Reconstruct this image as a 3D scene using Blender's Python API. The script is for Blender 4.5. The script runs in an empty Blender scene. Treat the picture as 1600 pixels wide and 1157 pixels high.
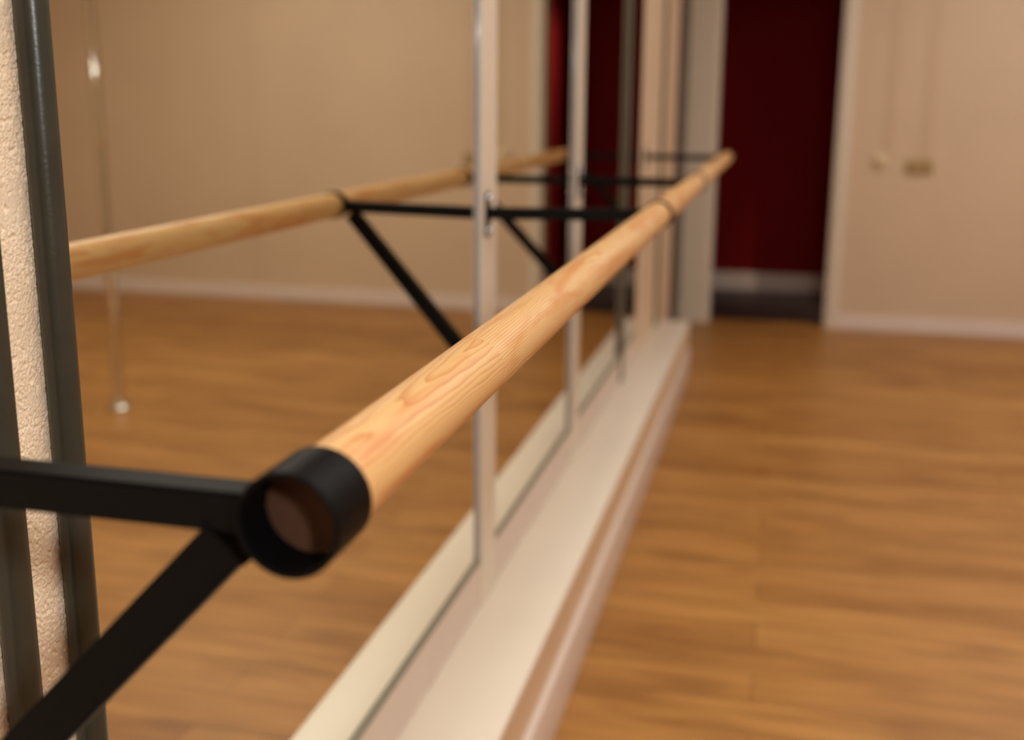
import bpy, bmesh, math
from mathutils import Vector, Matrix, noise as mnoise

# ------------------------------------------------------------------ set-up
sc = bpy.context.scene
C = sc.collection
FZ = 1.228                 # camera height above the floor
M = -0.5500                # mirror plane
BX, BZ = -0.222, FZ - 0.1965   # barre axis at its near end
RISE = 0.0052              # the barre climbs this much per metre
YB = 6.40                  # far wall
H = 2.75                   # ceiling height
DOOR_L, DOOR_R = -0.39, 0.295


# ------------------------------------------------------------------ materials
def srgb(r, g, b):
    f = lambda c: (c / 255 / 12.92) if c / 255 <= 0.04045 else ((c / 255 + 0.055) / 1.055) ** 2.4
    return (f(r), f(g), f(b), 1)


def mat(name, col, rough=0.5, metal=0.0, spec=0.5, var=0.0, vscale=8.0, bump=0.0, bscale=200.0, coat=0.0):
    m = bpy.data.materials.new(name)
    m.use_nodes = True
    nt = m.node_tree
    n, l = nt.nodes, nt.links
    b = n['Principled BSDF']
    b.inputs['Roughness'].default_value = rough
    b.inputs['Metallic'].default_value = metal
    b.inputs['Specular IOR Level'].default_value = spec
    b.inputs['Coat Weight'].default_value = coat
    tc = n.new('ShaderNodeTexCoord')
    nz = n.new('ShaderNodeTexNoise')
    nz.inputs['Scale'].default_value = vscale
    nz.inputs['Detail'].default_value = 4
    l.new(tc.outputs['Object'], nz.inputs['Vector'])
    rp = n.new('ShaderNodeValToRGB')
    rp.color_ramp.elements[0].position = 0.3
    rp.color_ramp.elements[1].position = 0.7
    rp.color_ramp.elements[0].color = tuple(c * (1 - var) for c in col[:3]) + (1,)
    rp.color_ramp.elements[1].color = tuple(min(1, c * (1 + var)) for c in col[:3]) + (1,)
    l.new(nz.outputs['Fac'], rp.inputs['Fac'])
    l.new(rp.outputs['Color'], b.inputs['Base Color'])
    if bump:
        n2 = n.new('ShaderNodeTexNoise')
        n2.inputs['Scale'].default_value = bscale
        l.new(tc.outputs['Object'], n2.inputs['Vector'])
        bp = n.new('ShaderNodeBump')
        bp.inputs['Strength'].default_value = bump
        bp.inputs['Distance'].default_value = 0.001
        l.new(n2.outputs['Fac'], bp.inputs['Height'])
        l.new(bp.outputs['Normal'], b.inputs['Normal'])
    return m


def math_node(nt, op, a, b=None, c=None):
    n = nt.nodes.new('ShaderNodeMath')
    n.operation = op
    for i, v in enumerate((a, b, c)):
        if v is None:
            continue
        if isinstance(v, (int, float)):
            n.inputs[i].default_value = v
        else:
            nt.links.new(v, n.inputs[i])
    return n.outputs[0]


def mix(nt, fac, a, b, kind='MIX'):
    n = nt.nodes.new('ShaderNodeMix')
    n.data_type = 'RGBA'
    n.blend_type = kind
    for sock, v in ((n.inputs[0], fac), (n.inputs[6], a), (n.inputs[7], b)):
        if isinstance(v, (int, float, tuple)):
            sock.default_value = v
        else:
            nt.links.new(v, sock)
    return n.outputs[2]


def plaster_mat():
    m = bpy.data.materials.new('rough_plaster')
    m.use_nodes = True
    nt = m.node_tree
    n, l = nt.nodes, nt.links
    b = n['Principled BSDF']
    b.inputs['Roughness'].default_value = 0.7
    b.inputs['Specular IOR Level'].default_value = 0.35
    tc = n.new('ShaderNodeTexCoord')
    mp = n.new('ShaderNodeMapping')
    mp.inputs['Rotation'].default_value = (0.6, 0, 0)
    mp.inputs['Scale'].default_value = (1, 1, 0.45)
    l.new(tc.outputs['Object'], mp.inputs['Vector'])
    a = n.new('ShaderNodeTexNoise')
    a.inputs['Scale'].default_value = 300
    a.inputs['Detail'].default_value = 5
    a.inputs['Roughness'].default_value = 0.62
    a.inputs['Distortion'].default_value = 0.8
    l.new(mp.outputs['Vector'], a.inputs['Vector'])
    v = n.new('ShaderNodeTexVoronoi')
    v.inputs['Scale'].default_value = 190
    v.feature = 'SMOOTH_F1'
    l.new(tc.outputs['Object'], v.inputs['Vector'])
    big = n.new('ShaderNodeTexNoise')
    big.inputs['Scale'].default_value = 26
    big.inputs['Detail'].default_value = 2
    l.new(tc.outputs['Object'], big.inputs['Vector'])
    amp = math_node(nt, 'MULTIPLY_ADD', big.outputs['Fac'], 1.6, -0.25)
    h = math_node(nt, 'MULTIPLY', math_node(nt, 'MULTIPLY_ADD', v.outputs['Distance'], 0.55, a.outputs['Fac']), amp)
    bp = n.new('ShaderNodeBump')
    bp.inputs['Strength'].default_value = 0.6
    bp.inputs['Distance'].default_value = 0.0012
    l.new(h, bp.inputs['Height'])
    l.new(bp.outputs['Normal'], b.inputs['Normal'])
    col = mix(nt, big.outputs['Fac'], srgb(244, 226, 200), srgb(232, 206, 174))
    l.new(col, b.inputs['Base Color'])
    return m


def pine_mat():
    """Solid (volumetric) pine: growth layers cut by the round rail, in finger-jointed lengths."""
    m = bpy.data.materials.new('pine_wood')
    m.use_nodes = True
    nt = m.node_tree
    n, l = nt.nodes, nt.links
    b = n['Principled BSDF']
    b.inputs['Roughness'].default_value = 0.45
    b.inputs['Specular IOR Level'].default_value = 0.45
    b.inputs['Coat Weight'].default_value = 0.04
    b.inputs['Coat Roughness'].default_value = 0.25
    tc = n.new('ShaderNodeTexCoord')
    sep = n.new('ShaderNodeSeparateXYZ')
    l.new(tc.outputs['Object'], sep.inputs[0])
    x, y, z = sep.outputs
    seg = math_node(nt, 'FLOOR', math_node(nt, 'MULTIPLY_ADD', y, 1 / 0.42, -0.72))
    rnd = n.new('ShaderNodeTexWhiteNoise')
    rnd.noise_dimensions = '1D'
    l.new(math_node(nt, 'ADD', seg, 5.37), rnd.inputs['W'])
    ang = math_node(nt, 'MULTIPLY', rnd.outputs['Value'], 6.28)
    u = math_node(nt, 'ADD', math_node(nt, 'MULTIPLY', x, math_node(nt, 'COSINE', ang)),
                  math_node(nt, 'MULTIPLY', z, math_node(nt, 'SINE', ang)))
    cmb = n.new('ShaderNodeCombineXYZ')
    l.new(math_node(nt, 'MULTIPLY', x, 22), cmb.inputs[0])
    l.new(math_node(nt, 'ADD', math_node(nt, 'MULTIPLY', y, 2.6), math_node(nt, 'MULTIPLY', seg, 13.0)), cmb.inputs[1])
    l.new(math_node(nt, 'MULTIPLY', z, 22), cmb.inputs[2])
    nz = n.new('ShaderNodeTexNoise')
    nz.inputs['Scale'].default_value = 1.5
    nz.inputs['Detail'].default_value = 3
    l.new(cmb.outputs[0], nz.inputs['Vector'])
    uu = math_node(nt, 'ADD', u, math_node(nt, 'MULTIPLY', nz.outputs['Fac'], 0.016))
    ring = math_node(nt, 'FRACT', math_node(nt, 'MULTIPLY', uu, 1 / 0.0024))
    late = math_node(nt, 'POWER', ring, 3.0)
    sm = n.new('ShaderNodeMapRange')
    l.new(ring, sm.inputs[0])
    sm.inputs[1].default_value = 0.94
    sm.inputs[2].default_value = 1.0
    sm.inputs[3].default_value = 1.0
    sm.inputs[4].default_value = 0.0
    late = math_node(nt, 'MULTIPLY', late, sm.outputs[0])
    # broad heartwood patches, long along the rail
    cm2 = n.new('ShaderNodeCombineXYZ')
    l.new(math_node(nt, 'MULTIPLY', x, 42), cm2.inputs[0])
    l.new(math_node(nt, 'MULTIPLY_ADD', y, 5.0, 3.7), cm2.inputs[1])
    l.new(math_node(nt, 'MULTIPLY', z, 42), cm2.inputs[2])
    n3 = n.new('ShaderNodeTexNoise')
    n3.inputs['Scale'].default_value = 1.3
    n3.inputs['Detail'].default_value = 4
    n3.inputs['Distortion'].default_value = 0.5
    l.new(cm2.outputs[0], n3.inputs['Vector'])
    rp = n.new('ShaderNodeValToRGB')
    rp.color_ramp.elements[0].position = 0.49
    rp.color_ramp.elements[1].position = 0.62
    l.new(n3.outputs['Fac'], rp.inputs['Fac'])
    base = mix(nt, rnd.outputs['Value'], srgb(228, 190, 134), srgb(217, 172, 112))
    patch = mix(nt, math_node(nt, 'MULTIPLY', rp.outputs['Color'], 0.62), base, srgb(204, 128, 62))
    grain = mix(nt, math_node(nt, 'MULTIPLY', late, 0.85), patch, srgb(190, 108, 46))
    l.new(grain, b.inputs['Base Color'])
    bp = n.new('ShaderNodeBump')
    bp.inputs['Strength'].default_value = 0.12
    bp.inputs['Distance'].default_value = 0.0004
    l.new(late, bp.inputs['Height'])
    l.new(bp.outputs['Normal'], b.inputs['Normal'])
    return m


def laminate_mat():
    m = bpy.data.materials.new('oak_laminate')
    m.use_nodes = True
    nt = m.node_tree
    n, l = nt.nodes, nt.links
    b = n['Principled BSDF']
    b.inputs['Roughness'].default_value = 0.42
    b.inputs['Specular IOR Level'].default_value = 0.4
    tc = n.new('ShaderNodeTexCoord')
    br = n.new('ShaderNodeTexBrick')
    br.offset = 0.37
    br.inputs['Scale'].default_value = 1.0
    br.inputs['Brick Width'].default_value = 1.25
    br.inputs['Row Height'].default_value = 0.125
    br.inputs['Mortar Size'].default_value = 0.0012
    br.inputs['Mortar Smooth'].default_value = 0.3
    br.inputs['Color1'].default_value = srgb(192, 139, 75)
    br.inputs['Color2'].default_value = srgb(167, 115, 57)
    br.inputs['Mortar'].default_value = srgb(96, 58, 26)
    l.new(tc.outputs['Object'], br.inputs['Vector'])
    mp = n.new('ShaderNodeMapping')
    mp.inputs['Scale'].default_value = (2.2, 30, 1)
    l.new(tc.outputs['Object'], mp.inputs['Vector'])
    g = n.new('ShaderNodeTexNoise')
    g.inputs['Scale'].default_value = 1.0
    g.inputs['Detail'].default_value = 6
    g.inputs['Roughness'].default_value = 0.6
    l.new(mp.outputs['Vector'], g.inputs['Vector'])
    rp = n.new('ShaderNodeValToRGB')
    rp.color_ramp.elements[0].position = 0.3
    rp.color_ramp.elements[0].color = (0.62, 0.56, 0.5, 1)
    rp.color_ramp.elements[1].position = 0.68
    rp.color_ramp.elements[1].color = (1.12, 1.1, 1.08, 1)
    l.new(g.outputs['Fac'], rp.inputs['Fac'])
    sp = n.new('ShaderNodeTexNoise')
    sp.inputs['Scale'].default_value = 2.6
    sp.inputs['Detail'].default_value = 2
    mp2 = n.new('ShaderNodeMapping')
    mp2.inputs['Scale'].default_value = (1.0, 3.2, 1)
    l.new(tc.outputs['Object'], mp2.inputs['Vector'])
    l.new(mp2.outputs['Vector'], sp.inputs['Vector'])
    rp2 = n.new('ShaderNodeValToRGB')
    rp2.color_ramp.elements[0].position = 0.28
    rp2.color_ramp.elements[0].color = (0.66, 0.6, 0.55, 1)
    rp2.color_ramp.elements[1].position = 0.5
    rp2.color_ramp.elements[1].color = (1, 1, 1, 1)
    l.new(sp.outputs['Fac'], rp2.inputs['Fac'])
    c = mix(nt, 0.9, br.outputs['Color'], rp.outputs['Color'], 'MULTIPLY')
    c = mix(nt, 0.8, c, rp2.outputs['Color'], 'MULTIPLY')
    l.new(c, b.inputs['Base Color'])
    return m


def wallpaper_mat():
    m = mat('beige_wallpaper', srgb(217, 190, 160), 0.6, var=0.03, vscale=2.0)
    nt = m.node_tree
    n, l = nt.nodes, nt.links
    b = n['Principled BSDF']
    tc = n.new('ShaderNodeTexCoord')
    mp = n.new('ShaderNodeMapping')
    mp.inputs['Scale'].default_value = (60, 60, 0.8)
    l.new(tc.outputs['Object'], mp.inputs['Vector'])
    nz = n.new('ShaderNodeTexNoise')
    nz.inputs['Scale'].default_value = 1.0
    nz.inputs['Detail'].default_value = 3
    l.new(mp.outputs['Vector'], nz.inputs['Vector'])
    bp = n.new('ShaderNodeBump')
    bp.inputs['Strength'].default_value = 0.3
    bp.inputs['Distance'].default_value = 0.002
    l.new(nz.outputs['Fac'], bp.inputs['Height'])
    l.new(bp.outputs['Normal'], b.inputs['Normal'])
    return m


MAT = dict(
    plaster=plaster_mat(),
    pine=pine_mat(),
    floor=laminate_mat(),
    wall=wallpaper_mat(),
    tanwall=mat('tan_painted_plaster', srgb(222, 196, 166), 0.65, var=0.03, bump=0.3, bscale=260),
    white=mat('white_lacquered_wood', srgb(228, 214, 194), 0.33, var=0.02),
    ledge=mat('cream_laminated_board', srgb(240, 228, 210), 0.30, var=0.02, vscale=5),
    ledgefront=mat('beige_paint', srgb(222, 190, 155), 0.5, var=0.03),
    skirt=mat('white_skirting_paint', srgb(232, 216, 204), 0.30, var=0.02),
    rail=mat('pale_pink_grey_board', srgb(222, 204, 190), 0.35, var=0.03),
    alu=mat('glossy_grey_plastic_edging', srgb(176, 176, 180), 0.12, 0.0, var=0.03, vscale=40, coat=1.0),
    channel=mat('grey_metal_channel', srgb(140, 134, 116), 0.4, 0.3, var=0.05, vscale=40),
    black=mat('satin_black_powder_coat', srgb(6, 6, 7), 0.5, spec=0.1, var=0.1, vscale=60, bump=0.05, bscale=900),
    screw=mat('zinc_plated_steel', srgb(215, 222, 232), 0.2, 1.0, var=0.04, vscale=80),
    pipe=mat('grey_painted_pipe', srgb(56, 55, 46), 0.30, spec=0.4, var=0.08, vscale=30, bump=0.15, bscale=260),
    greystrip=mat('dark_grey_metal_strip', srgb(104, 98, 84), 0.4, var=0.05),
    chrome=mat('polished_chrome', srgb(225, 222, 215), 0.04, 1.0, var=0.02),
    red=mat('dark_red_wall_paint', srgb(128, 9, 12), 0.7, spec=0.15, var=0.06, vscale=1.5),
    darkfloor=mat('dark_brown_tile', srgb(34, 22, 20), 0.45, var=0.1, vscale=4),
    dkdoor=mat('dark_brown_veneer', srgb(38, 24, 12), 0.4, var=0.12, vscale=6),
    ceil=mat('white_ceiling_paint', srgb(240, 232, 218), 0.8, var=0.01),
    plastic=mat('ivory_plastic', srgb(230, 206, 172), 0.35, var=0.02),
    olive=mat('olive_beige_plastic', srgb(178, 150, 104), 0.7, spec=0.2, var=0.03),
    duct=mat('beige_cable_trunking', srgb(211, 182, 150), 0.5, var=0.02),
    endgrain=mat('sawn_pine_end_grain', srgb(74, 44, 24), 0.9, var=0.12, vscale=300),
)
# mirror glass: silvered, very slightly yellow-green
mm = bpy.data.materials.new('silvered_mirror_glass')
mm.use_nodes = True
_b = mm.node_tree.nodes['Principled BSDF']
_b.inputs['Metallic'].default_value = 1
_b.inputs['Roughness'].default_value = 0.0
_b.inputs['Base Color'].default_value = (0.87, 0.86, 0.76, 1)
MAT['mirror'] = mm


# ------------------------------------------------------------------ mesh helpers
def new():
    return bmesh.new()


def box(bm, x0, x1, y0, y1, z0, z1, bev=0.0, seg=2):
    r = bmesh.ops.create_cube(bm, size=1)
    vs = r['verts']
    for v in vs:
        v.co = Vector(((x0 + x1) / 2 + v.co.x * (x1 - x0), (y0 + y1) / 2 + v.co.y * (y1 - y0), (z0 + z1) / 2 + v.co.z * (z1 - z0)))
    if bev:
        es = list({e for v in vs for e in v.link_edges})
        bmesh.ops.bevel(bm, geom=es, offset=bev, segments=seg, affect='EDGES', profile=0.5)
    return bm


def bar(bm, a, b, w, h, bev=0.0, up=(0, 1, 0)):
    """Square tube from a to b; w across 'up', h along 'up'."""
    a, b = Vector(a), Vector(b)
    d = (b - a).normalized()
    u = Vector(up)
    u = (u - d * u.dot(d)).normalized()
    s = d.cross(u)
    r = bmesh.ops.create_cube(bm, size=1)
    L = (b - a).length
    mid = (a + b) / 2
    for v in r['verts']:
        c = v.co.copy()
        v.co = mid + d * (c.x * L) + s * (c.y * w) + u * (c.z * h)
    if bev:
        es = list({e for v in r['verts'] for e in v.link_edges})
        bmesh.ops.bevel(bm, geom=es, offset=bev, segments=2, affect='EDGES')
    return bm


def lathe(bm, prof, origin, axis, n=48):
    """Revolve profile [(radius, along)] round an axis; closed ends when radius is 0."""
    axis = Vector(axis).normalized()
    t = Vector((0, 0, 1)) if abs(axis.z) < 0.9 else Vector((1, 0, 0))
    u = axis.cross(t).normalized()
    w = axis.cross(u)
    o = Vector(origin)
    rings = []
    for r, s in prof:
        if r <= 1e-7:
            rings.append([bm.verts.new(o + axis * s)])
        else:
            rings.append([bm.verts.new(o + axis * s + (u * math.cos(2 * math.pi * i / n) + w * math.sin(2 * math.pi * i / n)) * r) for i in range(n)])
    for A, B in zip(rings, rings[1:]):
        for i in range(n):
            j = (i + 1) % n
            if len(A) == 1 and len(B) == 1:
                continue
            if len(A) == 1:
                bm.faces.new((A[0], B[i], B[j]))
            elif len(B) == 1:
                bm.faces.new((A[i], B[0], A[j]))
            else:
                bm.faces.new((A[i], B[i], B[j], A[j]))
    return bm


def obj(name, bm, m, parent=None, smooth=False, base=None):
    bmesh.ops.recalc_face_normals(bm, faces=bm.faces)
    off = Vector(base) if base is not None else (parent['_o'] and Vector(parent['_o']) if parent is not None and '_o' in parent else Vector((0, 0, 0)))
    if off.length:
        bmesh.ops.translate(bm, verts=bm.verts, vec=-off)
    me = bpy.data.meshes.new(name)
    bm.to_mesh(me)
    bm.free()
    for mt in (m if isinstance(m, (list, tuple)) else [m]):
        me.materials.append(MAT[mt])
    if smooth:
        for p in me.polygons:
            p.use_smooth = True
    o = bpy.data.objects.new(name, me)
    C.objects.link(o)
    if smooth:
        try:
            me.set_sharp_from_angle(angle=math.radians(35))
        except Exception:
            pass
    if parent is not None:
        o.parent = parent
    elif base is not None:
        o.location = base
    if parent is None and base is None:
        pass
    return o


def thing(name, label, cat, loc, group=None):
    o = bpy.data.objects.new(name, None)
    C.objects.link(o)
    o.location = loc
    o.empty_display_size = 0.1
    o['_o'] = list(loc)
    o['label'] = label
    o['category'] = cat
    if group:
        o['group'] = group
    return o


def tag(o, label, cat, group=None):
    o['label'] = label
    o['category'] = cat
    if group:
        o['group'] = group
    return o


def struct(name, bm, m):
    o = obj(name, bm, m)
    o['kind'] = 'structure'
    return o


def subobj(name, bm, m, parent, smooth=False):
    """Sub-part: its parent is a part mesh whose local frame equals the thing's."""
    root = parent.parent
    off = Vector(root['_o'])
    bmesh.ops.recalc_face_normals(bm, faces=bm.faces)
    bmesh.ops.translate(bm, verts=bm.verts, vec=-off)
    me = bpy.data.meshes.new(name)
    bm.to_mesh(me)
    bm.free()
    me.materials.append(MAT[m])
    if smooth:
        for p in me.polygons:
            p.use_smooth = True
        me.set_sharp_from_angle(angle=math.radians(35))
    o = bpy.data.objects.new(name, me)
    C.objects.link(o)
    o.parent = parent
    return o


# ------------------------------------------------------------------ room shell
XR, YF = 4.5, -3.0
struct('floor', box(new(), -0.75, XR, YF, YB + 0.12, -0.05, 0), 'floor')
struct('ceiling', box(new(), -0.75, XR + .15, YF, 9.2, H, H + 0.05), 'ceil')
struct('wall_right', box(new(), XR, XR + 0.12, YF, YB, 0, H), 'wall')
struct('wall_front', box(new(), -0.75, XR, YF - 0.1, YF, 0, H), 'wall')

# far wall with its doorway (opening DOOR_L..DOOR_R, 2.1 m high)
bm = new()
box(bm, DOOR_R, XR, YB, YB + 0.12, 0, H)
box(bm, DOOR_L, DOOR_R, YB, YB + 0.12, 2.1, H)
box(bm, -0.75, DOOR_L, YB, YB + 0.12, 0, H)
struct('wall_back', bm, 'wall')

bm = new()
box(bm, DOOR_R + 0.066, XR, YB - 0.014, YB, 0, 0.088, 0.003)
struct('baseboard_back', bm, 'skirt')
struct('baseboard_right', box(new(), XR - 0.014, XR, YF, YB - 0.014, 0, 0.088, 0.003), 'skirt')


def casing(x0, x1, mould):
    b = new()
    box(b, x0, x1, YB - 0.018, YB, 0, 2.165, 0.004)
    for a, c in mould:
        box(b, a, c, YB - 0.026, YB - 0.017, 0, 2.165, 0.003)
    return b


# right-hand door casing with reveal
b = casing(DOOR_R, DOOR_R + 0.065, [(DOOR_R + 0.008, DOOR_R + 0.05)])
box(b, DOOR_R - 0.012, DOOR_R + 0.002, YB - 0.012, YB + 0.13, 0, 2.1)
struct('trim_1', b, 'white')
# left-hand casing: a broad moulded pilaster closing the mirror wall
b = casing(DOOR_L - 0.18, DOOR_L, [(DOOR_L - 0.176, DOOR_L - 0.13), (DOOR_L - 0.122, DOOR_L - 0.062), (DOOR_L - 0.052, DOOR_L - 0.006)])
box(b, DOOR_L - 0.002, DOOR_L + 0.012, YB - 0.012, YB + 0.13, 0, 2.1)
struct('trim_2', b, 'white')
struct('trim_3', box(new(), DOOR_L - 0.18, DOOR_R + 0.065, YB - 0.018, YB, 2.1, 2.165, 0.004), 'white')

# left wall: rough plaster at the near end, backing behind the mirrors, painted stretch, dark doorway


def plaster_height(y, z):
    """Millimetre-scale relief of thrown plaster with trowel drags."""
    v = Vector((y, z, 0.0))
    big = mnoise.noise(v * 22)
    a = mnoise.noise(Vector((y * 400, z * 330, 3)))
    b_ = mnoise.noise(Vector((y * 700, z * 620, 9)))
    d = mnoise.noise(Vector(((y * 0.8 + z * 0.6) * 420, (z * 0.8 - y * 0.6) * 90, 5)))
    pit = mnoise.noise(Vector((y * 190, z * 190, 14)))
    amp = 0.55 + 0.5 * big
    h = amp * (0.45 * a + 0.32 * b_ + 0.5 * max(0.0, d)) - 1.3 * max(0.0, pit - 0.22)
    return 0.0030 * h


PY1 = 0.716                # where the plaster meets the first mirror
gy0, gy1, gz0, gz1, st = 0.56, PY1, 0.60, 1.62, 0.0008
bm = new()
ny, nz_ = int((gy1 - gy0) / st), int((gz1 - gz0) / st)
X0 = M + 0.0010
grid = []
for i in range(ny + 1):
    yy = gy0 + (gy1 - gy0) * i / ny
    rowv = []
    for j in range(nz_ + 1):
        zz = gz0 + (gz1 - gz0) * j / nz_
        edge = min(1.0, i / 4, (ny - i) / 3, j / 4, (nz_ - j) / 4)
        rowv.append(bm.verts.new((X0 + plaster_height(yy, zz) * edge, yy, zz)))
    grid.append(rowv)
for i in range(ny):
    for j in range(nz_):
        bm.faces.new((grid[i][j], grid[i + 1][j], grid[i + 1][j + 1], grid[i][j + 1]))
c = lambda y, z: bm.verts.new((X0, y, z))
for (a0, a1, b0, b1) in ((YF, gy0, 0, H), (gy0, gy1, 0, gz0), (gy0, gy1, gz1, H)):
    bm.faces.new((c(a0, b0), c(a1, b0), c(a1, b1), c(a0, b1)))
q = [bm.verts.new(p) for p in ((-0.75, YF, 0), (-0.75, PY1, 0), (-0.75, PY1, H), (-0.75, YF, H), (X0, YF, 0), (X0, PY1, 0), (X0, PY1, H), (X0, YF, H))]
for f in ((0, 3, 2, 1), (0, 4, 7, 3), (1, 2, 6, 5), (3, 7, 6, 2), (0, 1, 5, 4)):
    bm.faces.new([q[k] for k in f])
struct('wall_left', bm, 'plaster')
struct('wall_left_recess', box(new(), -0.75, M - 0.007, PY1, 4.29, 0, H), 'tanwall')
struct('wall_left_end', box(new(), -0.75, M + 0.001, 4.29, 5.72, 0, H), 'tanwall')
bm = new()
box(bm, -0.75, M + 0.001, 5.72, YB, 2.1, H)
struct('wall_left_lintel', bm, 'tanwall')
o = struct('door_1', box(new(), M - 0.05, M - 0.008, 5.72, YB, 0, 2.1, 0.002), 'dkdoor')
for z0, z1 in ((0.15, 0.95), (1.05, 1.98)):
    p = obj('door_panel', box(new(), M - 0.009, M - 0.002, 5.79, YB - 0.07, z0, z1, 0.003), 'dkdoor', o)

# the dark red room beyond the doorway
struct('floor_back_room', box(new(), -1.6, 1.6, YB + 0.12, 7.8, -0.05, 0), 'darkfloor')
bm = new()
box(bm, -1.6, 1.6, 7.66, 7.8, 0, H)
box(bm, 0.375, 1.6, 7.3, 7.66, 0, H)
struct('wall_back_room', bm, 'red')
bm = new()
box(bm, -1.7, -1.6, YB + 0.12, 7.8, 0, H)
box(bm, 1.6, 1.7, YB + 0.12, 7.8, 0, H)
struct('wall_back_room_sides', bm, 'red')
bm = new()
box(bm, -1.6, 0.375, 7.645, 7.66, 0.0, 0.128, 0.004)
box(bm, 0.375, 1.6, 7.285, 7.3, 0.0, 0.128, 0.004)
struct('baseboard_back_room', bm, 'skirt')

# ------------------------------------------------------------------ ledge under the mirrors
LZ = FZ - 0.985            # top of the ledge
LX = -0.392
LY0, LY1 = -1.0, 5.12
t = thing('ledge', 'long cream ledge running along the floor below the mirrors', 'ledge', (-0.47, 2.0, 0))
b = new()
box(b, M + 0.001, LX + 0.003, LY0, LY1, LZ - 0.018, LZ, 0.003, 3)
obj('ledge_top', b, 'ledge', t, smooth=True)
b = new()
box(b, M + 0.002, LX, LY0, LY1 - 0.002, 0.001, LZ - 0.018)
obj('front_panel', b, 'ledgefront', t)['label'] = 'beige front panel'
b = new()
box(b, LX, LX + 0.016, LY0, LY1 - 0.12, 0.001, FZ - 1.092, 0.004, 3)
obj('skirting_board', b, 'skirt', t, smooth=True)['label'] = 'white skirting board'

# bottom rail that carries the glass
RZ = FZ - 0.889
t = thing('bottom_rail', 'pale board under the mirror glass, standing on the ledge', 'rail', (M, 2.4, LZ))
obj('board', box(new(), M - 0.005, M + 0.005, PY1 + 0.001, 4.28, LZ + 0.0005, RZ, 0.0012), 'rail', t)
b = new()
box(b, M - 0.004, M + 0.0062, PY1 + 0.001, 4.28, RZ, RZ + 0.007, 0.001)
obj('glass_channel', b, 'channel', t)['label'] = 'thin grey metal channel'

# ------------------------------------------------------------------ mirrors
TOP = 2.30
joints = [PY1, 1.985, 2.93, 3.86, 4.28]
names = ['widest mirror panel, between the near grey pipe and the nearest white upright',
         'mirror panel between the nearest white upright and the slimmer white upright behind it',
         'mirror panel between the second white upright and the dark grey strip',
         'narrow last mirror panel beyond the dark grey strip, beside the tan wall']
for i, nm in enumerate(names):
    y0, y1 = joints[i] + 0.0015, joints[i + 1] - 0.0015
    b = box(new(), M - 0.006, M, y0, y1, RZ + 0.0075, TOP)
    o = obj('wall_mirror', b, 'mirror', base=(M, (y0 + y1) / 2, RZ))
    o.rotation_euler.z = 0.0027 if i == 1 else 0.0   # this panel is hung a hair out of line
    tag(o, nm, 'mirror', 'mirror panels along the left wall')


# uprights covering the joints
def upright(y, w, label):
    th = 0.008
    t = thing('mirror_upright', label, 'upright', (M, y, LZ), 'white uprights over the mirror joints')
    obj('board', box(new(), M + 0.0001, M + th, y - w / 2, y + w / 2, LZ + 0.0005, TOP, 0.0015), 'white', t)
    for s in (-1, 1):
        b = lathe(new(), [(0, 0), (0.003, 0), (0.003, TOP - RZ - 0.01), (0, TOP - RZ - 0.01)], (M + 0.0032, y + s * (w / 2 + 0.003), RZ + 0.009), (0, 0, 1), 20)
        obj('edge_strip', b, 'alu', t, smooth=True)['label'] = 'thin shiny metal edging'
    return t


upright(1.988, 0.110, 'wider, nearer white upright over a mirror joint, partly hidden by the barre')
upright(2.935, 0.100, 'farther, slimmer-looking white upright over a mirror joint')


# ------------------------------------------------------------------ grey pipes and strips
def pipe(name, x, y, r, z0, z1, label, cat, m='pipe', group=None):
    b = lathe(new(), [(0, z0), (r, z0), (r, z1), (0, z1)], (0, 0, 0), (0, 0, 1), 40)
    bmesh.ops.translate(b, verts=b.verts, vec=(x, y, 0))
    o = obj(name, b, m, smooth=True, base=(x, y, z0))
    return tag(o, label, cat, group)


pipe('riser_pipe', M + 0.0135, 0.7015, 0.0122, LZ, H, 'dark grey vertical pipe beside the edge of the nearest mirror', 'pipe', group='grey pipes on the plaster wall')
pipe('riser_pipe', M + 0.0135, 0.6275, 0.0125, LZ, H, 'dark grey vertical pipe at the left picture edge, plaster on both sides', 'pipe', group='grey pipes on the plaster wall')
pipe('joint_strip', -0.5420, 3.86, 0.0075, LZ, TOP, 'dark grey upright strip on the far mirror joint', 'strip', 'greystrip')
pipe('thin_pipe', -0.540, 4.97, 0.0075, LZ, H, 'thin dark grey pipe on the tan wall near the far end', 'pipe', 'greystrip')

# ------------------------------------------------------------------ the barre
BR = 0.0243
Y0B, Y1B = 0.470, 4.50
b = lathe(new(), [(0, 0), (BR - 0.001, 0), (BR, 0.001), (BR, Y1B - Y0B - 0.002), (BR - 0.002, Y1B - Y0B), (0, Y1B - Y0B)], (0, 0, 0), (0, 1, 0), 96)
b.faces.ensure_lookup_table()
bmesh.ops.rotate(b, verts=b.verts, cent=(0, 0, 0), matrix=Matrix.Rotation(math.atan(RISE), 3, 'X'))
bmesh.ops.translate(b, verts=b.verts, vec=(BX, Y0B, BZ))
o = obj('ballet_barre', b, ['pine', 'endgrain'], smooth=True, base=(BX, Y0B, BZ))
for p in o.data.polygons:
    if p.center.y < 0.0005:
        p.material_index = 1
tag(o, 'long round pine ballet barre held by black brackets before the mirrors', 'barre')


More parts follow.
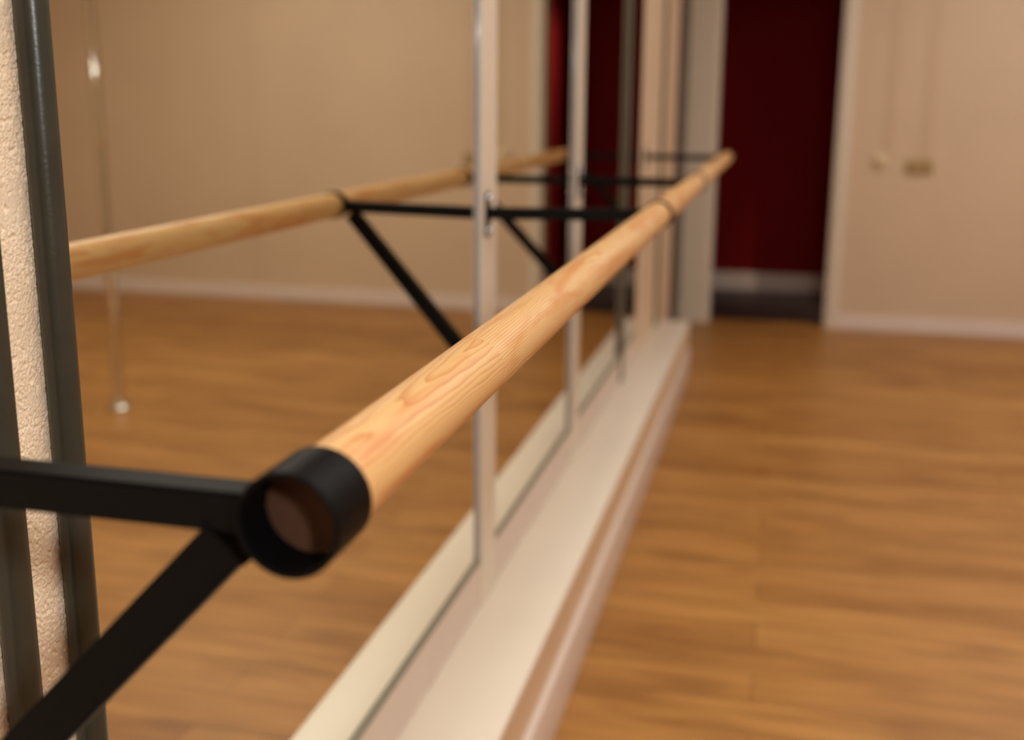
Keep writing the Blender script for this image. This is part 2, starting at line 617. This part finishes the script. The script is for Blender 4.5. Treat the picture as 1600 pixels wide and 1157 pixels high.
# ------------------------------------------------------------------ brackets
def bracket(y, label, wall_x, plate_h=0.086, L=0.043, aw=0.022, bw=0.027, skew=0.0):
    ys = y + skew
    BZ = FZ - 0.1965 + RISE * (ys - 0.46)
    t = thing('barre_bracket', label, 'bracket', (wall_x, y, BZ), 'black steel brackets holding the barre')
    CR, CI = 0.0275, 0.0246
    # collar: open tube round the rail
    yf = ys - 0.011 if L > 0.03 else ys + aw / 2 - L / 2
    prof = [(CI, 0.0), (CI + 0.0012, -0.0006), (CR - 0.0008, -0.0006), (CR, 0.0004), (CR, L - 0.0006), (CR - 0.0006, L), (CI, L), (CI, 0.0)]
    b = lathe(new(), prof, (BX, yf, BZ), (0, 1, 0), 72)
    col = obj('collar', b, 'black', t, smooth=True)
    b = lathe(new(), [(0, 0), (0.0032, 0), (0.0036, 0.0007), (0.002, 0.0016), (0, 0.0018)], (BX + 0.006, yf + 0.012, BZ - CR + 0.0006), (0.2, 0, -1), 20)
    subobj('grub_screw', b, 'screw', col, smooth=True)
    # arm
    x_end = BX - CR + (0.002 if not skew else -0.0005)
    b = new()
    bar(b, (wall_x + 0.004, y + aw / 2, BZ - 0.0015), (x_end, ys + aw / 2, BZ - 0.0015), aw, aw, 0.0018)
    obj('arm', b, 'black', t, smooth=True)
    # diagonal brace, 46 degrees, foot on the wall
    top = Vector((BX - CR - 0.021, ys + aw / 2, BZ - 0.026))
    bd = Vector((1, 0, 1.04)).normalized()
    foot = Vector((wall_x + 0.003, y + aw / 2, top.z - (top.x - wall_x) * 1.04))
    b = new()
    bar(b, foot, top + bd * 0.012, bw, aw - 0.001, 0.0018)
    # trim whatever pokes behind the wall face
    geom = b.verts[:] + b.edges[:] + b.faces[:]
    bmesh.ops.bisect_plane(b, geom=geom, plane_co=(wall_x + 0.0006, 0, 0), plane_no=(-1, 0, 0), clear_outer=True)
    bmesh.ops.holes_fill(b, edges=[e for e in b.edges if e.is_boundary])
    obj('brace', b, 'black', t, smooth=True)
    # plates: oval ends, two screws
    for zc, hh in ((BZ - 0.004, plate_h), (foot.z, 0.06)):
        b = new()
        w = 0.024
        n = 14
        pts = [(w / 2 * math.cos(math.pi * i / n), hh / 2 - w / 2 + w / 2 * math.sin(math.pi * i / n)) for i in range(n + 1)]
        pts += [(-a, -c) for a, c in pts]
        f1 = [b.verts.new((wall_x + 0.0003, y + aw / 2 + a, zc + c)) for a, c in pts]
        f2 = [b.verts.new((wall_x + 0.0045, y + aw / 2 + a, zc + c)) for a, c in pts]
        b.faces.new(f1)
        b.faces.new(f2[::-1])
        for i in range(len(pts)):
            j = (i + 1) % len(pts)
            b.faces.new((f1[i], f1[j], f2[j], f2[i]))
        pl = obj('wall_plate', b, 'black', t)
        for s in (-1, 1):
            if hh < 0.07 and s < 0:
                continue
            b = lathe(new(), [(0, 0), (0.0075, 0), (0.0072, 0.002), (0.005, 0.0048), (0.002, 0.006), (0, 0.0062)],
                      (wall_x + 0.0045, y + aw / 2, zc + s * (hh / 2 - 0.013)), (1, 0, 0), 24)
            subobj('screw', b, 'screw', pl, smooth=True)
    return t


bracket(0.455, 'nearest, largest black bracket, its open collar around the sawn barre end', M + 0.001)
bracket(1.958, 'second black bracket, screwed to the nearest white upright', M + 0.008, L=0.022, skew=0.055)
bracket(2.915, 'third black bracket, screwed to the slimmer white upright', M + 0.008, L=0.016)
bracket(4.40, 'farthest black bracket, fixed to the tan wall near the far barre end', M + 0.001, L=0.016)

# ------------------------------------------------------------------ chrome pole (seen in the mirror)
PX, PY = 2 * M + 2.626, 3.776
t = thing('dance_pole', 'shiny chrome vertical pole standing on the floor, seen in the mirror', 'pole', (PX, PY, 0))
obj('pole', lathe(new(), [(0, 0.01), (0.0225, 0.01), (0.0225, H - 0.001), (0, H - 0.001)], (PX, PY, 0), (0, 0, 1), 48), 'chrome', t, smooth=True)
obj('base_flange', lathe(new(), [(0, 0.0005), (0.05, 0.0005), (0.05, 0.012), (0.045, 0.018), (0.034, 0.022), (0.030, 0.04), (0.023, 0.042), (0, 0.042)], (PX, PY, 0), (0, 0, 1), 48), 'chrome', t, smooth=True)

# ------------------------------------------------------------------ fittings on the far wall
x, z = 0.530, FZ - 0.258
t = thing('light_switch', 'small round ivory switch on the beige wall, left of the outlet', 'switch', (x, YB, z))
obj('base_plate', lathe(new(), [(0, -0.0005), (0.042, -0.0005), (0.042, -0.012), (0.036, -0.018), (0, -0.018)], (x, YB, z), (0, 1, 0), 40), 'plastic', t, smooth=True)
b = new()
lathe(b, [(0, -0.0175), (0.024, -0.0175), (0.024, -0.034), (0.019, -0.04), (0, -0.041)], (x, YB, z + 0.006), (0, 1, 0), 32)
obj('knob', b, 'plastic', t, smooth=True)
x2, z2 = 0.738, FZ - 0.288
t = thing('wall_outlet', 'flat olive-beige double outlet on the beige wall, right of the switch', 'outlet', (x2, YB, z2))
obj('base_plate', box(new(), x2 - 0.072, x2 + 0.072, YB - 0.016, YB - 0.0005, z2 - 0.036, z2 + 0.036, 0.006, 3), 'olive', t, smooth=True)
for s in (-1, 1):
    obj('socket', lathe(new(), [(0, -0.0155), (0.027, -0.0155), (0.027, -0.021), (0.022, -0.0215), (0.021, -0.017), (0, -0.017)], (x2 + s * 0.034, YB, z2), (0, 1, 0), 32), 'olive', t, smooth=True)
for xx, zz, w, lb in ((0.565, z + 0.04, 0.055, 'faint beige cable duct rising above the round switch'), (0.765, z2 + 0.037, 0.06, 'faint beige cable duct rising above the double outlet')):
    o = obj('cable_duct', box(new(), xx - w / 2, xx + w / 2, YB - 0.004, YB - 0.0005, zz, H - 0.002, 0.0015), 'duct', base=(xx, YB, zz))
    tag(o, lb, 'cable duct', 'cable ducts on the far wall')

# ------------------------------------------------------------------ camera
cam = bpy.data.cameras.new('camera')
co = bpy.data.objects.new('camera', cam)
C.objects.link(co)
R = [[0.96997194, 0.0576753, -0.23627949], [0.24311997, -0.2025053, 0.94862231], [0.00686423, -0.97758128, -0.21044648]]
mw = Matrix(((R[0][0], -R[0][1], -R[0][2], 0), (R[1][0], -R[1][1], -R[1][2], 0), (R[2][0], -R[2][1], -R[2][2], FZ), (0, 0, 0, 1)))
co.matrix_world = mw
cam.sensor_width = 36
cam.lens = 36 * 1670 / 1600
cam.shift_y = -45 / 1600
cam.clip_start = 0.01
cam.dof.use_dof = True
cam.dof.focus_distance = 0.84
cam.dof.aperture_fstop = 3.1
cam.dof.aperture_blades = 0
sc.camera = co


# ------------------------------------------------------------------ light
def area(name, loc, sx, sy, power, col, rot=(0, 0, 0)):
    l = bpy.data.lights.new(name, 'AREA')
    l.shape = 'RECTANGLE'
    l.size, l.size_y = sx, sy
    l.energy = power
    l.color = col
    o = bpy.data.objects.new(name, l)
    C.objects.link(o)
    o.location = loc
    o.rotation_euler = rot
    return o


def point(name, loc, power, col, r=0.05):
    l = bpy.data.lights.new(name, 'POINT')
    l.energy = power
    l.color = col
    l.shadow_soft_size = r
    o = bpy.data.objects.new(name, l)
    C.objects.link(o)
    o.location = loc
    return o


WARM = (1.0, 1.0, 0.965)
area('ceiling_panel_lamp', (0.55, 1.5, H - 0.03), 0.6, 3.2, 31, WARM)
area('ceiling_panel_lamp', (2.6, 1.2, H - 0.03), 1.2, 2.4, 22, WARM)
area('ceiling_panel_lamp', (1.6, 4.6, H - 0.03), 1.6, 1.6, 36, WARM)
point('flash_lamp', (0.45, -0.25, FZ + 0.30), 34, (1.0, 1.0, 0.98), 0.05)
sp = bpy.data.lights.new('back_room_lamp', 'SPOT')
sp.energy = 180
sp.color = (1.0, 0.8, 0.6)
sp.spot_size = math.radians(55)
sp.spot_blend = 0.8
spo = bpy.data.objects.new('back_room_lamp', sp)
C.objects.link(spo)
spo.location = (0.75, 7.05, H - 0.1)
spo.rotation_euler = (math.radians(8), 0, 0)
w = bpy.data.worlds.new('world')
sc.world = w
w.use_nodes = True
w.node_tree.nodes['Background'].inputs[0].default_value = (0.9, 0.8, 0.66, 1)
w.node_tree.nodes['Background'].inputs[1].default_value = 0.05

for o in sc.objects:
    if '_o' in o:
        del o['_o']

sc.view_settings.view_transform = 'Standard'
sc.view_settings.look = 'None'
sc.view_settings.gamma = 1
sc.view_settings.exposure = 0.0
sc.view_settings.use_curve_mapping = False
sc.cycles.use_denoising = True
sc.cycles.max_bounces = 10
sc.cycles.glossy_bounces = 6
sc.cycles.caustics_reflective = True
sc.cycles.sample_clamp_indirect = 40
